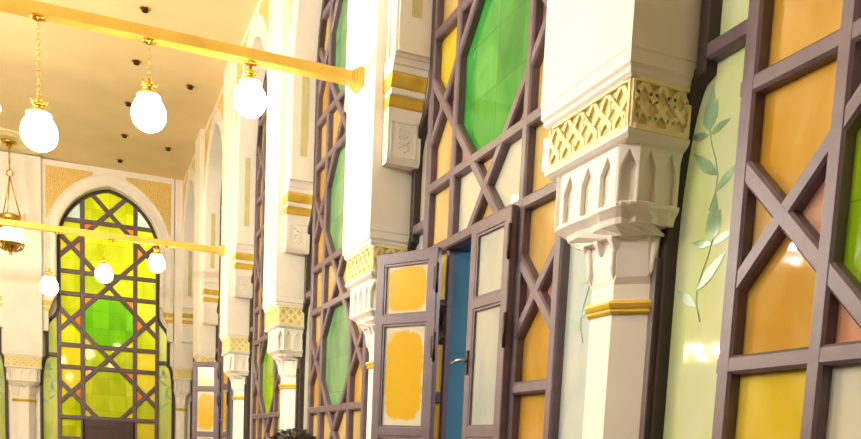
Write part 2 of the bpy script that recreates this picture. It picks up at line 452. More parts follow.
def leaf_poly(mb, x, z, ang, L, W, m, y=None, t=.001):
    leaf_poly.k = (getattr(leaf_poly, 'k', 0)+1) % 7; y = .0600-leaf_poly.k*.0004-t
    d = Vector((math.cos(ang), math.sin(ang))); nn = Vector((-d.y, d.x)); pts = []
    for u, v in ((0, 0), (.2, .32), (.45, .5), (.75, .3), (1, 0), (.75, -.24), (.45, -.4), (.2, -.28)):
        q = d*(u*L)+nn*(v*W); pts.append((x+q.x, z+q.y))
    mb.loft([[(a, y, b) for a, b in pts], [(a, y+t, b) for a, b in pts]], m)
def flower(mb, x, z, s, side):
    pts = [(x+side*.04*math.sin(k*.9), .0600, z-.28+k*.07) for k in range(6)]
    mb.tube(pts, .0028, TEAL, 5)
    e = pts[-1]
    for a in (-.5, 0, .5): leaf_poly(mb, e[0], e[2], PI/2+a*.6, s*(1.15 if a == 0 else .75), s*.42, TEAL)
    leaf_poly(mb, pts[2][0], pts[2][2], PI/2+.9*side, s*1.3, s*.36, TEAL)
    leaf_poly(mb, pts[1][0], pts[1][2], PI/2-1.0*side, s*1.0, s*.3, TEAL)
    leaf_poly(mb, e[0], e[2]-.02, PI/2+1.35, s*.8, s*.25, TEAL); leaf_poly(mb, e[0], e[2]-.02, PI/2-1.35, s*.8, s*.25, TEAL)

# hinged leaf: local origin at the hinge, leaf runs along +x, thickness about y=0, outer side +y
def build_leaf(parent, hx, hy, ang, yellow_mid, handle=False, hinges=True, Wd=.555, dz=0):
    zt, zb = 1.50+dz+H, -1.17+H
    root = empty('casement', (hx, hy, 0), ang); root.parent = parent
    f = MB(); t = .026; st = .085
    rails = [(zt-.085, zt), (1.0-.035+H, 1.0+.035+H), (.15-.035+H, .15+.035+H), (-.55-.035+H, -.55+.035+H), (zb, zb+.12)]
    out = [(0, zb), (Wd, zb), (Wd, zt), (0, zt)]
    holes = []
    for (a0, a1), (b0, b1) in zip(rails[1:], rails[:-1]): holes.append((a1, b0))
    f.plate([out]+[[(st, a), (Wd-st, a), (Wd-st, b), (st, b)] for a, b in holes], -t, t, WOOD, .006)
    f.build('casement_frame', root)
    for i, (a, b) in enumerate(holes):
        g = MB(); g.box(st-.005, Wd-st+.005, -.004, .004, a-.005, b+.005, YELLOWMID if yellow_mid else FROST)
        o = g.build('pane', root)
        uvl = o.data.uv_layers.new(name='UVMap')
        for lp in o.data.loops:
            co = o.data.vertices[lp.vertex_index].co
            uvl.data[lp.index].uv = ((co.x-st)/(Wd-2*st), (co.z-a)/(b-a))
        bd = MB(); e = .014
        for yy in (-t+.006, t-.018):
            bd.plate([[(st-.002, a-.002), (Wd-st+.002, a-.002), (Wd-st+.002, b+.002), (st-.002, b+.002)],
                      [(st+e, a+e), (Wd-st-e, a+e), (Wd-st-e, b-e), (st+e, b-e)]], yy, yy+.012, WOOD)
        bd.build('glazing_bead', root)
    if hinges:
        for z in (zt-.22, .78+H, -.75+H):
            h = MB(); h.lathe([(.001, z-.11), (.012, z-.105), (.012, z+.105), (.001, z+.11)], IRON, -.006, .034, 10)
            h.box(-.002, .03, .026, .032, z-.08, z+.08, IRON); h.build('hinge', root)
    if handle:
        h = MB(); z = .63+H; x = Wd-.04
        h.box(x-.016, x+.016, .026, .038, z-.09, z+.07, IRON)
        h.tube([(x, .03, z), (x, .08, z), (x+.03, .092, z), (x+.11, .092, z-.012)], [.012, .012, .011, .008], STEEL, 8)
        tag(h.build('handle', root), 'steel lever handle on a black plate')
    return root

# ------------------------------------------------------------------ pilaster with stalactite capital
def plan(front, hw, ch, back=.02):
    """half-octagon plan against the wall (front = distance into the hall, chamfer ch), 8 points"""
    return [(-hw, back), (-hw, -front+ch), (-hw+ch*.5, -front+ch*.5), (-hw+ch, -front), (hw-ch, -front), (hw-ch*.5, -front+ch*.5), (hw, -front+ch), (hw, back)]
def make_pilaster(label, group):
    root = tag(empty('pilaster', (0, 0, 0)), label, 'pilaster', group)
    b = MB(); b.box(-.39, .39, -.34, .02, 1.765+H, CE+H, PLASTER); b.build('block', root)
    m = MB()                                                        # stepped moulding under the block
    m.loft([[(x, y, z+H) for x, y in plan(fr, hw, .0005)] for fr, hw, z in
            ((.342, .392, 1.79), (.342, .392, 1.765), (.338, .388, 1.758), (.338, .388, 1.705), (.326, .376, 1.69), (.326, .376, 1.672), (.312, .366, 1.655))], PLASTER)
    m.build('moulding', root)
    fb = MB(); fb.box(-.352, .352, -.294, .02, 1.44+H, 1.66+H, OCHRE)
    fz = fb.build('frieze', root)
    st = MB()
    def strap_face(fx, L, n):
        """interlaced straps on one face: fx maps (u, z, outward) to a point"""
        z0, z1 = 1.462+H, 1.648+H; h = z1-z0; u0 = L/n
        def strip(pts, wd=.024, th=.013):
            for (ua, za), (ub, zb) in zip(pts[:-1], pts[1:]):
                d = Vector((ub-ua, zb-za)).normalized(); q = Vector((-d.y, d.x))*wd/2; d *= .006
                c = [(ua-q.x-d.x, za-q.y-d.y), (ub-q.x+d.x, zb-q.y+d.y), (ub+q.x+d.x, zb+q.y+d.y), (ua+q.x-d.x, za+q.y-d.y)]
                st.loft([[fx(u, z, .0) for u, z in c], [fx(u+(0.15*(sum(k[0] for k in c)/4-u)), z, th) for u, z in c]], CREAMY)
        for i in range(n):
            a = -L/2+i*u0
            for s in (0, 1):
                X = lambda t: a+u0*(t if s == 0 else 1-t)
                strip([(X(.12), z0), (X(.12), z0+.22*h), (X(.88), z0+.58*h), (X(.88), z0+.74*h), (X(.5), z1)], .024, .012+.002*s+.0006*(i % 2))
        strip([(-L/2-.01, z0-.006), (L/2+.01, z0-.006)], .022, .02); strip([(-L/2-.01, z1+.004), (L/2+.01, z1+.004)], .018, .02)
        for e in (-L/2-.004, L/2+.004): strip([(e, z0), (e, z1)], .016, .012)
    strap_face(lambda u, z, o: (u, -.294-o, z), .68, 6)
    for s in (-1, 1): strap_face(lambda u, z, o, s=s: (s*(.352+o), -.14+u, z), .29, 3)
    st.build('strapwork', fz)
    # stalactite tiers
    q = MB()
    q.loft([[(x, y, z+H) for x, y in plan(fr, hw, ch)] for fr, hw, ch, z in
            ((.312, .366, .002, 1.45), (.312, .366, .002, 1.43), (.296, .352, .002, 1.415), (.268, .326, .05, 1.40), (.252, .306, .055, 1.34), (.248, .300, .055, 1.12))], PLASTER)
    def niche_plate(fx, L, n, z0, z1, th, e0=.2):
        """screen of pointed niches in front of the core"""
        u0 = L/n; z0 += H; z1 += H
        mb = MB()
        lp = [[(-L/2, z0), (L/2, z0), (L/2, z1), (-L/2, z1)]]
        for i in range(n):
            a = -L/2+i*u0; e = e0*u0
            lp.append([(a+e, z0+.012), (a+u0-e, z0+.012), (a+u0-e, z1-.105), (a+u0*.5, z1-.035), (a+e, z1-.105)])
        mb.plate(lp, -th, 0, PLASTER, .003)
        q.add([fx(x, -y, z) for x, y, z in mb.v], mb.f, PLASTER)
    niche_plate(lambda u, o, z: (u, -.252-o, z), .49, 3, 1.15, 1.415, .026)
    for s in (-1, 1):
        niche_plate(lambda u, o, z, s=s: (s*(.304+o), -.10+u, z), .22, 2, 1.15, 1.415, .024)
        c45 = math.sqrt(.5)                                          # corner niche set on the diagonal
        niche_plate(lambda u, o, z, s=s: (s*(.282+o*c45-u*c45), -.230-o*c45-u*c45, z), .10, 1, 1.15, 1.415, .034, .14)
    def star(front, hw, ch, amp, z, back=.02):
        """chamfered plan with a zigzag edge"""
        base = plan(front, hw, ch, back); pts = []
        for i in range(len(base)-1):
            a = Vector(base[i]); b = Vector(base[i+1]); d = b-a; L = d.length
            nn = Vector((d.y, -d.x)).normalized()*-1
            if nn.dot(a+b-Vector((0, 2*back))) < 0: nn = -nn
            k = 2 if L < .12 else 4
            for j in range(k):
                t = j/k; pts.append(tuple(a+d*t+nn*(amp if j % 2 else 0)))
        pts.append(base[-1])
        return [(x, min(y, back), z+H) for x, y in pts]
    q.loft([star(f, h, c, a, z) for f, h, c, a, z in ((.276, .326, .06, .008, 1.165), (.281, .330, .06, .010, 1.158), (.279, .328, .06, .010, 1.145), (.258, .308, .07, .012, 1.125),
            (.245, .300, .09, .014, 1.11), (.238, .292, .09, .012, 1.085), (.205, .262, .11, .008, 1.045), (.18, .244, .12, .002, 1.03))], PLASTER)
    for x in (-.12, 0, .12):                                          # pendants of the lower tier
        q.loft([[(x+dx*k, -.165-o*k, z+H) for dx, o in ((-.04, 0), (-.018, .05), (.018, .05), (.04, 0))] for k, z in ((1.0, 1.10), (.9, 1.04), (.3, .985))], PLASTER)
    q.build('stalactite_capital', root)
    sh = MB()
    sh.loft([[(x, y, z+H) for x, y in plan(fr, hw, ch)] for fr, hw, ch, z in
             ((.150, .222, .128, -1.25), (.150, .222, .128, .84), (.156, .226, .11, .87), (.168, .234, .10, 1.0), (.18, .244, .10, 1.06))], PLASTER)
    for s in (-1, 1):                                                 # rolls with pointed ends down the chamfer edges
        for (x, y) in ((s*.098, -.154), (s*.222, -.03)):
            sh.tube([(x*1.1, y*1.15, 1.06+H), (x*1.02, y*1.05, .90+H), (x*.98, y*.98, .86+H)], [.02, .018, .003], PLASTER, 6)
    sh.build('shaft', root)
    rg = MB()
    rg.loft([[(x, y, z+H) for x, y in plan(.150+o, .222+o*.9, .128+o*.45)] for o, z in ((.002, .700), (.014, .703), (.020, .712), (.014, .722), (.022, .732), (.028, .748), (.022, .762), (.004, .766))], GOLD)
    tag(rg.build('ring', root), 'gold ring round the shaft')
    ba = MB()
    ba.loft([[(x, y, z+H) for x, y in plan(.150+o, .222+o*.6, .128*(1-o*8) if o < .06 else .04)] for o, z in ((.07, -H), (.07, -1.35), (.05, -1.32), (.01, -1.26), (.0, -1.24))], PLASTER)
    ba.build('base', root)
    return root

# ------------------------------------------------------------------ arch surround with corbels
def make_surround(hs, label, group):
    """wall filling between two pilasters: pointed opening, gilt spandrels, corbels (hs = half span between blocks)"""
    root = tag(empty('window_arch', (0, 0, 0)), label, 'arch', group)
    top = CE+H; d = .26
    half = [(HN, 3.02)]+arch_half(HN, SPR, APX)
    lp = [(hs, 3.02), (hs, CE), (-hs, CE), (-hs, 3.02)]+[(-x, z) for x, z in half]+[(x, z) for x, z in reversed(half)]
    cl = []
    for p in lp:
        if not cl or (abs(p[0]-cl[-1][0])+abs(p[1]-cl[-1][1])) > 1e-6: cl.append(p)
    a = MB(); a.plate([zH(cl)], -d, .02, PLASTER)
    a.build('arch_wall', root)
    av = MB()                                                        # raised arch bands
    def band(o0, o1, th):
        h1 = [(HN+o0, 3.02)]+arch_half(HN+o0, SPR, APX+o0*1.15); h2 = [(HN+o1, 3.02)]+arch_half(HN+o1, SPR, APX+o1*1.15)
        for s in (-1, 1):
            L = [(s*x, z) for x, z in h1]+[(s*x, z) for x, z in reversed(h2)]
            av.plate([zH(L)], -d-th, -d+.002, PLASTER, .006)
    band(.02, .075, .022); band(.20, .235, .02)
    av.build('archivolt', root)
    for s in (-1, 1):
        o = .30; arc = [p for p in arch_half(HN+o, SPR-.2, APX+.27, 20) if p[0] < hs-.10 and p[0] > .30]
        x1 = hs-.08
        L = [(s*x, z) for x, z in arc]; L = L+[(s*arc[-1][0], CE-.12), (s*x1, CE-.12), (s*x1, arc[0][1]-.12)]
        sp = MB(); sp.plate([zH(L)], -d-.014, -d+.002, CARVED, .004)
        tag(sp.build('spandrel', root), 'carved gilt spandrel')
        rv = MB(); rv.box(s*(HN-.004), s*(HN+.02), -.165, -.085, 3.28+H, SPR+.3+H, INSET)
        rv.build('reveal_strip', root)
        # corbel
        cb = empty('corbel', (0, 0, 0)); cb.parent = root
        def slab(prof, m, nm, y0=-d, grow=0):
            L = [(hs+.0, prof[0][1])]+[(x, z) for x, z in prof]+[(hs, prof[-1][1])]
            k = MB(); k.plate([zH([(s*x, z) for x, z in L])], y0-grow, .02, m); return k.build(nm, cb)
        x0 = hs-.118
        slab([(x0+.02, 2.262), (x0, 2.297), (x0, 2.665), (x0+.006, 2.680)], PLASTER, 'corbel_block')
        pn = MB(); pn.plate([zH([(s*(x0+.03), 2.32), (s*(hs-.03), 2.32), (s*(hs-.03), 2.58), (s*(x0+.03), 2.58)]), zH([(s*(x0+.042), 2.332), (s*(hs-.042), 2.332), (s*(hs-.042), 2.568), (s*(x0+.042), 2.568)])], -d-.008, -d+.001, PLASTER)
        for yy in (-.235, -.03):
            pn.box(s*(x0-.006), s*(x0+.004), yy, yy+.012, 2.31+H, 2.58+H, PLASTER)
        for zz in (2.31, 2.57): pn.box(s*(x0-.006), s*(x0+.004), -.235, -.018, zz+H, zz+.012+H, PLASTER)
        for k in range(3):                                          # engraved arabesque stem
            pts = [(s*(x0-.003), -.125+.05*math.sin(t*1.3+k*2.1)*(1 if k != 1 else -1), 2.35+k*.03+t*.03+H) for t in range(6)]
            pn.tube(pts, .004, PLASTER, 5)
        pn.build('carved_panel', cb)
        slab([(x0+.006, 2.680), (x0-.012, 2.690), (x0-.03, 2.745), (x0-.04, 2.757)], GOLD, 'gold_trim', grow=.004)
        slab([(x0-.04, 2.757), (x0-.05, 2.765), (x0-.05, 2.800), (x0-.046, 2.805)], PLASTER, 'fillet')
        slab([(x0-.046, 2.805), (x0-.06, 2.815), (x0-.085, 2.885), (x0-.08, 2.905)], GOLD, 'gold_trim', grow=.008)
        slab([(x0-.08, 2.905), (x0-.092, 2.910), (x0-.1, 2.950), (x0-.115, 2.957), (x0-.125, 3.000), (x0-.14, 3.000), (x0-.15, 3.018), (HN, 3.03)], PLASTER, 'corbel_cap', grow=.012)
    return root

# ------------------------------------------------------------------ the setting
def struct(mb, name, loc=(0, 0, 0), rz=0):
    return tag(mb.build(name, None, loc, rz), kind='structure')
XL, YB = -9.0, -9.0
f = MB(); f.box(XL-.3, XW+.3, YB-.3, YE+.3, -.2, 0, FLOORM); struct(f, 'floor')
c = MB(); c.box(.24, XW+.3, YB-.3, YE+.3, CE+H, CE+.3+H, CEILM)
c.loft([[(.24, YB-.3, CE+H), (.24, YB-.3, CE+.3+H), (XL-.3, YB-.3, CE+1.0+H), (XL-.3, YB-.3, CE+.45+H)],
        [(.24, YE+.3, CE+H), (.24, YE+.3, CE+.3+H), (XL-.3, YE+.3, CE+1.0+H), (XL-.3, YE+.3, CE+.45+H)]], CEILM)
struct(c, 'ceiling')
HWS, HMS = 1.565, 1.39
HWE, HME = 1.45, 1.33
bays = list(range(-2, 5))
w = MB()
holes = [[(x-side_center(k), z) for x, z in zH(mirror(win_half(HWS-.005, HMS-.005)))] for k in bays]
w.plate([[(-YE-.3, 0), (-YB+.3, 0), (-YB+.3, CE+H), (-YE-.3, CE+H)]]+holes, .03, .3, PLASTER)
struct(w, 'wall_right', (XW, 0, 0), RZ)
XE, PE = .711, 3.542
ends = [0, -1, -2]
w = MB()
holes = [[(XE+PE*k+x, z) for x, z in zH(mirror(win_half(HWE-.005, HME-.005)))] for k in ends]
w.plate([[(XL-.3, 0), (XW+.03, 0), (XW+.03, CE+.5+H), (XL-.3, CE+.5+H)]]+holes, .03, .3, PLASTER)
struct(w, 'wall_end', (0, YE, 0))
w = MB(); w.box(XL-.3, XL, YB-.3, YE+.03, 0, CE+.6+H, WALLB); struct(w, 'wall_left')
w = MB(); w.box(XL, XW+.03, YB-.3, YB, 0, CE+.6+H, WALLB); struct(w, 'wall_back')

wins = {}
schemes = {-2: 'sage', -1: 'near', 0: 'door', 1: 'sage', 2: 'lime', 3: 'door', 4: 'sage'}
for n, k in enumerate(bays):
    wins[k] = build_window('window_%d' % (n+1), on_side(side_center(k)), RZ, schemes[k], HWS, HMS,
                           'leaves' if k in (0, 3) else None, 10+n)
for n, k in enumerate(ends):
    build_window('window_%d' % (8+n), (XE+PE*k, YE, 0), 0, 'end', HWE, HME, 'panel' if k == 0 else None, 30+n)
# casement leaves (local x of the side windows runs towards the camera)
# far leaf: hinge at local x=-PA; near leaf: hinge at +PA
build_leaf(wins[0], -.580, -.05, PI+math.radians(30), True, Wd=.60)            # folded back against the next pilaster
build_leaf(wins[0], PA, -.03, PI+math.radians(1.5), False, True, dz=.035)       # nearly shut, lever handle
build_leaf(wins[3], -.598, -.04, PI+math.radians(52), True)            # standing open far down the hall
build_leaf(wins[3], PA, -.04, PI+math.radians(3), True)

# ------------------------------------------------------------------ pilasters and arches
p0 = make_pilaster('white pilaster nearest the camera, beside the large lattice window, with gold ring and strapwork frieze', 'pilasters with stalactite capitals')
plabels = {0: None,
 1: 'white pilaster whose capital the open casement with yellow panes partly hides',
 2: 'slimmer-looking white pilaster next after the one behind the open yellow casement',
 3: 'white pilaster where the farther tie beam ends',
 4: 'small distant white pilaster behind the far open casement',
 -1: 'white pilaster beyond the large lattice window, beside the camera'}
for k in (0, 1, 2, 3, 4, -1):
    o = p0 if k == 0 else copy_tree(p0)
    o.location = on_side(pier_center(k)); o.rotation_euler = (0, 0, RZ)
    if plabels[k]: o['label'] = plabels[k]
elab = ['white pilaster in the corner right of the yellow and green end window',
        'white pilaster left of the yellow and green end window',
        'white pilaster of the end wall far left beyond the hanging lantern']
for x, lb in zip((2.32, XE-PE/2, XE-PE*1.5), elab):
    o = copy_tree(p0); o.location = (x, YE, 0); o.rotation_euler = (0, 0, 0); o['label'] = lb
    if x > 2: o.scale = (.55, .75, 1)
s0 = make_surround(P/2-.393, 'pointed white arch over the window with the open blue gap', 'white pointed window arches')
slab_ = {0: None, 1: 'pointed white arch over the window with sage green octagons', 2: 'pointed white arch over the window with lime octagons',
         3: 'pointed white arch over the window with the far open casement', 4: 'pointed white arch in the bay next to the end wall',
         -1: 'pointed white arch over the nearest lattice window'}
for k in (0, 1, 2, 3, 4, -1):
    o = s0 if k == 0 else copy_tree(s0)
    o.location = on_side(side_center(k)); o.rotation_euler = (0, 0, RZ)
    if slab_[k]: o['label'] = slab_[k]
e0 = make_surround(PE/2-.393, 'pointed white arch with gilt spandrels round the yellow and green end window', 'white pointed window arches')
e0.location = (XE, YE, 0)
e1 = copy_tree(e0); e1.location = (XE-PE, YE, 0); e1['label'] = 'pointed white arch of the end wall left of the hanging lantern'

# ------------------------------------------------------------------ tie beams with globe pendants
def make_beam(y, label):
    root = tag(empty('tie_beam', (2.2, y, 2.99+H)), label, 'beam', 'gold tie beams')
    b = MB(); b.box(XL-2.2, -.02, -.055, .055, 0, .085, BEAMG); 
    o = b.build('bar', root); bv = o.modifiers.new('b', 'BEVEL'); bv.width = .006; bv.segments = 2
    f = MB()
    f.box(-.05, 0, -.085, .085, -.032, .117, BEAMG); f.box(-.075, -.05, -.072, .072, -.018, .103, BEAMG); f.box(-.09, -.075, -.062, .062, -.008, .093, BEAMG)
    o = f.build('end_collar', root); bv = o.modifiers.new('b', 'BEVEL'); bv.width = .005; bv.segments = 2
    for x in LX:
        k = MB(); k.lathe([(.0, .0), (.05, -.002), (.055, -.012), (.03, -.02), (.012, -.03), (.0, -.034)], BRASS, x-2.2, 0, 16)
        k.build('hook_plate', root)
    return root
LX = [1.29, .525, -.24, -1.0, -1.77]
LZ = [2.716, 2.47, 2.20, 2.47, 2.716]
b1 = make_beam(7.30, 'gold tie beam nearest the camera, ending on the pilaster above the open yellow casement')
b2 = make_beam(14.5, 'farther gold tie beam crossing in front of the end window')
def make_pendant():
    """origin at the globe centre"""
    root = empty('globe_pendant', (0, 0, 0))
    g = MB(); prof = []
    for i in range(17):
        a = -PI/2+PI*i/16; r = .128*math.cos(a)*(1-.08*math.sin(a)); z = .135*math.sin(a)
        if z > .11: continue
        prof.append((max(r, .001), z))
    prof += [(.085, .122), (.06, .132)]
    g.lathe(prof, GLOBE, n=28); tag(g.build('globe', root), 'lit opal glass globe')
    c = MB(); c.lathe([(.06, .128), (.066, .135), (.06, .15), (.035, .16), (.03, .175), (.045, .185), (.05, .2), (.03, .215), (.012, .225), (.012, .25), (.001, .255)], BRASS, n=20)
    for k in range(5):
        a = 2*PI*k/5; c.tube([(.045*math.cos(a), .045*math.sin(a), .2), (.058*math.cos(a), .058*math.sin(a), .212), (.062*math.cos(a), .062*math.sin(a), .226)], [.007, .006, .003], BRASS, 6)
    tag(c.build('cap', root), 'gold crown cap')
    return root
def chain(root, z0, z1, pitch=.036, r=.003, R=.012):
    c = MB(); z = z0; i = 0
    while z < z1:
        rot = Matrix.Rotation(PI/2, 3, 'X') if i % 2 == 0 else Matrix.Rotation(PI/2, 3, 'Z') @ Matrix.Rotation(PI/2, 3, 'X')
        c.torus((0, 0, z), R, r, BRASS, rot, 10, 5, 1.55); z += pitch; i += 1
    return c.build('chain', root)
gl0 = make_pendant()
names1 = ['lit globe at the right end of the near beam, close under the bar', 'lit globe second from the wall on the near beam', 'lit globe hanging on a long chain at the left of the near beam', 'lit globe on the near beam past the left of the lowest one', 'lit globe farthest from the wall on the near beam']
names2 = ['lit globe over the right edge of the end window, on the far beam', 'lit globe in front of the middle of the end window, on the far beam', 'lit globe left of the end window on the far beam', 'lit globe on the far beam past the lantern', 'lit globe farthest from the wall on the far beam']
for bi, (y, nm) in enumerate(((7.30, names1), (14.5, names2))):
    for i, (x, z, lb) in enumerate(zip(LX, LZ, nm)):
        if i > 2: continue
        o = gl0 if (bi == 0 and i == 0) else copy_tree(gl0)
        tag(o, lb, 'pendant lamp', 'globe pendants on the tie beams')
        o.location = (x-(.12 if bi else 0), y, z+H)
for o in [k for k in COL.objects if k.name.startswith('globe_pendant')]:
    chain(o, .262, 2.99-(o.location.z-H)-.045)

# ------------------------------------------------------------------ mosque lantern on its chain (left)
def make_lantern():
    x, y = -1.24, 20.6; zb = 3.67+H
    root = tag(empty('mosque_lantern', (x, y, zb)), 'brass mosque lantern with lit glass drum hanging at the left by the end wall', 'lantern')
    k0 = 1.2; root.scale = (k0, k0, k0); T = (CE+.07+H-zb)/k0
    g = MB(); g.lathe([(.17, .20), (.20, .24), (.205, .36), (.20, .50), (.18, .53)], LGLASS, n=24); tag(g.build('glass_drum', root), 'lit glass drum')
    b = MB(); b.lathe([(.001, 0), (.02, .01), (.03, .03), (.015, .045), (.04, .06), (.10, .11), (.15, .17), (.215, .19), (.225, .205), (.2, .21)], BRASS, n=24)
    for k in range(16):
        a = 2*PI*k/16; b.tube([(.22*math.cos(a), .22*math.sin(a), .20), (.19*math.cos(a), .19*math.sin(a), .12), (.09*math.cos(a), .09*math.sin(a), .07)], .009, BRASS, 5)
    b.build('basket', root)
    t = MB(); t.lathe([(.19, .525), (.215, .53), (.215, .55), (.17, .57), (.16, .62), (.18, .64), (.17, .66), (.10, .69), (.09, .68)], BRASS, n=24); t.build('crown', root)
    cr = MB()
    for k in range(3):
        a = 2*PI*k/3+.3; cr.tube([(.17*math.cos(a), .17*math.sin(a), .65), (.05*math.cos(a), .05*math.sin(a), 1.1), (0, 0, 1.32)], .011, BRASS, 6)
    cr.torus((0, 0, 1.36), .05, .012, BRASS, Matrix.Rotation(PI/2, 3, 'X')); cr.torus((0, 0, 1.46), .05, .012, BRASS, Matrix.Rotation(PI/2, 3, 'Y'))
    cr.build('suspension_rod', root)
    c = MB(); c.tube([(0, 0, 1.5), (0, 0, T-.05)], .016, BRASS, 8); c.build('stem', root)
    r = MB(); r.lathe([(.001, T-.10), (.05, T-.09), (.07, T-.06), (.12, T-.04), (.13, T)], BRASS, n=24); r.build('ceiling_cup', root)
make_lantern()
rose = MB(); rose.lathe([(.001, -.01), (.35, -.012), (.38, -.03), (.42, -.03), (.44, -.01), (.62, -.01), (.66, -.035), (.72, -.035), (.75, .06), (.001, .06)], CREAMY, n=40)
o = rose.build('ceiling_rose', None, (-1.24, 20.55, CE+.076+H)); o.rotation_euler = (0, math.atan2(.45, 8.74), 0)
tag(o, 'round moulded plaster rose above the hanging lantern', 'ceiling rose')

# ------------------------------------------------------------------ downlights
dl = empty('downlight', (0, 0, 0))
d = MB(); d.lathe([(.075, 0), (.078, -.008), (.055, -.014), (.05, -.012), (.048, 0)], BRASS, n=20); d.build('trim_ring', dl)
d = MB(); d.lathe([(.046, .0), (.046, -.045), (.04, -.048), (.036, -.03), (.001, -.028)], IRON, n=20); d.build('can', dl)
dspots = [(.90, 13.32), (.90, 15.14), (.88, 17.0), (.90, 18.75), (.89, 20.42), (1.78, 15.70), (1.75, 19.09)]
dlab = ['recessed downlight highest in the photo above the near beam', 'recessed downlight between the near beam and the second globe', 'recessed downlight just left of the second globe',
        'recessed downlight below the second globe', 'recessed downlight closest to the end window arch', 'recessed downlight of the wall-side row just below the near beam', 'recessed downlight of the wall-side row by the end wall']
for i, ((x, y), lb) in enumerate(zip(dspots, dlab)):
    o = dl if i == 0 else copy_tree(dl)
    o.location = (x, y, CE+H); tag(o, lb, 'downlight', 'ceiling downlights')

# ------------------------------------------------------------------ chandeliers of the hall
def make_chandelier(R1, n, BULB):
    root = empty('chandelier', (0, 0, 0))
    b = MB(); b.torus((0, 0, 0), R1, .03, BRASS, None, 32, 8); b.torus((0, 0, .35), R1*.55, .025, BRASS, None, 24, 8)
    b.lathe([(.001, -.12), (.06, -.1), (.03, 0), (.07, .3), (.03, .5), (.02, 1.2), (.001, 1.21)], BRASS, n=16)
    for k in range(6):
        a = 2*PI*k/6
        b.tube([(R1*math.cos(a), R1*math.sin(a), 0), (R1*.55*math.cos(a), R1*.55*math.sin(a), .35), (0, 0, 1.0)], .012, BRASS, 6)
        b.tube([(R1*math.cos(a), R1*math.sin(a), 0), (0, 0, -.05)], .012, BRASS, 6)
    b.build('frame', root)
    for k in range(n):
        a = 2*PI*k/n
        g = MB(); g.lathe([(.001, .03), (.035, .037), (.058, .06), (.062, .085), (.05, .115), (.022, .14), (.001, .145)], BULB, R1*math.cos(a), R1*math.sin(a), 14)
        g.build('bulb_globe', root)
    return root
spots = [((-1.42, 12.0, 3.72), BULBE, 'chandelier of small lit globes at the left edge, level with the near beam'),
         ((-3.4, 3.8, 3.25), BULBN, 'chandelier opposite the nearest lattice window'),
         ((-3.4, 9.0, 2.7), BULBM, 'chandelier opposite the open casement'),
         ((-5.6, 13.4, 2.0), BULBW, 'chandelier in the far half of the hall')]
for i, ((x, y, z), mt, lb) in enumerate(spots):
    o = make_chandelier(.55, 8, mt)
    tag(o, lb, 'chandelier', 'hall chandeliers'); o.location = (x, y, z+H)
    t = MB(); top = CE+H+max(0, (.24-x)*.0515)-(z+H); t.tube([(0, 0, 1.18), (0, 0, top+.01)], .012, BRASS, 6); t.build('rod', o)

# ------------------------------------------------------------------ outside, seen through the open casement
b = MB(); b.box(9.5, 14, 21.8, 40, -3+H, 9+H, FACADE)
for k in range(8):
    b.box(9.44, 9.5, 24.0+k*1.9, 25.0+k*1.9, .4+H, 2.4+H, FACADE2)
tag(b.build('building'), 'bluish building outside seen through the open casement', 'building')
b = MB(); b.box(14.5, 20, 5, 36, -3+H, 12+H, FACADE2)
tag(b.build('building'), 'dark navy building outside beyond the casement handle', 'building')
b = MB(); b.box(8.6, 9.4, 19.6, 20.9, -1.6+H, .35+H, BRICK)
for k in range(12): b.box(8.58, 8.6, 19.6, 20.9, -1.5+k*.15+H, -1.49+k*.15+H, DARKW)
tag(b.build('brick_wall'), 'low orange brick wall outside below the casement handle', 'wall')
g = MB(); g.box(XW+.3, 40, -20, 60, -.4, -.25, mat_plain('night_asphalt', (40, 44, 54), .9, .1, 2))
struct(g, 'ground')

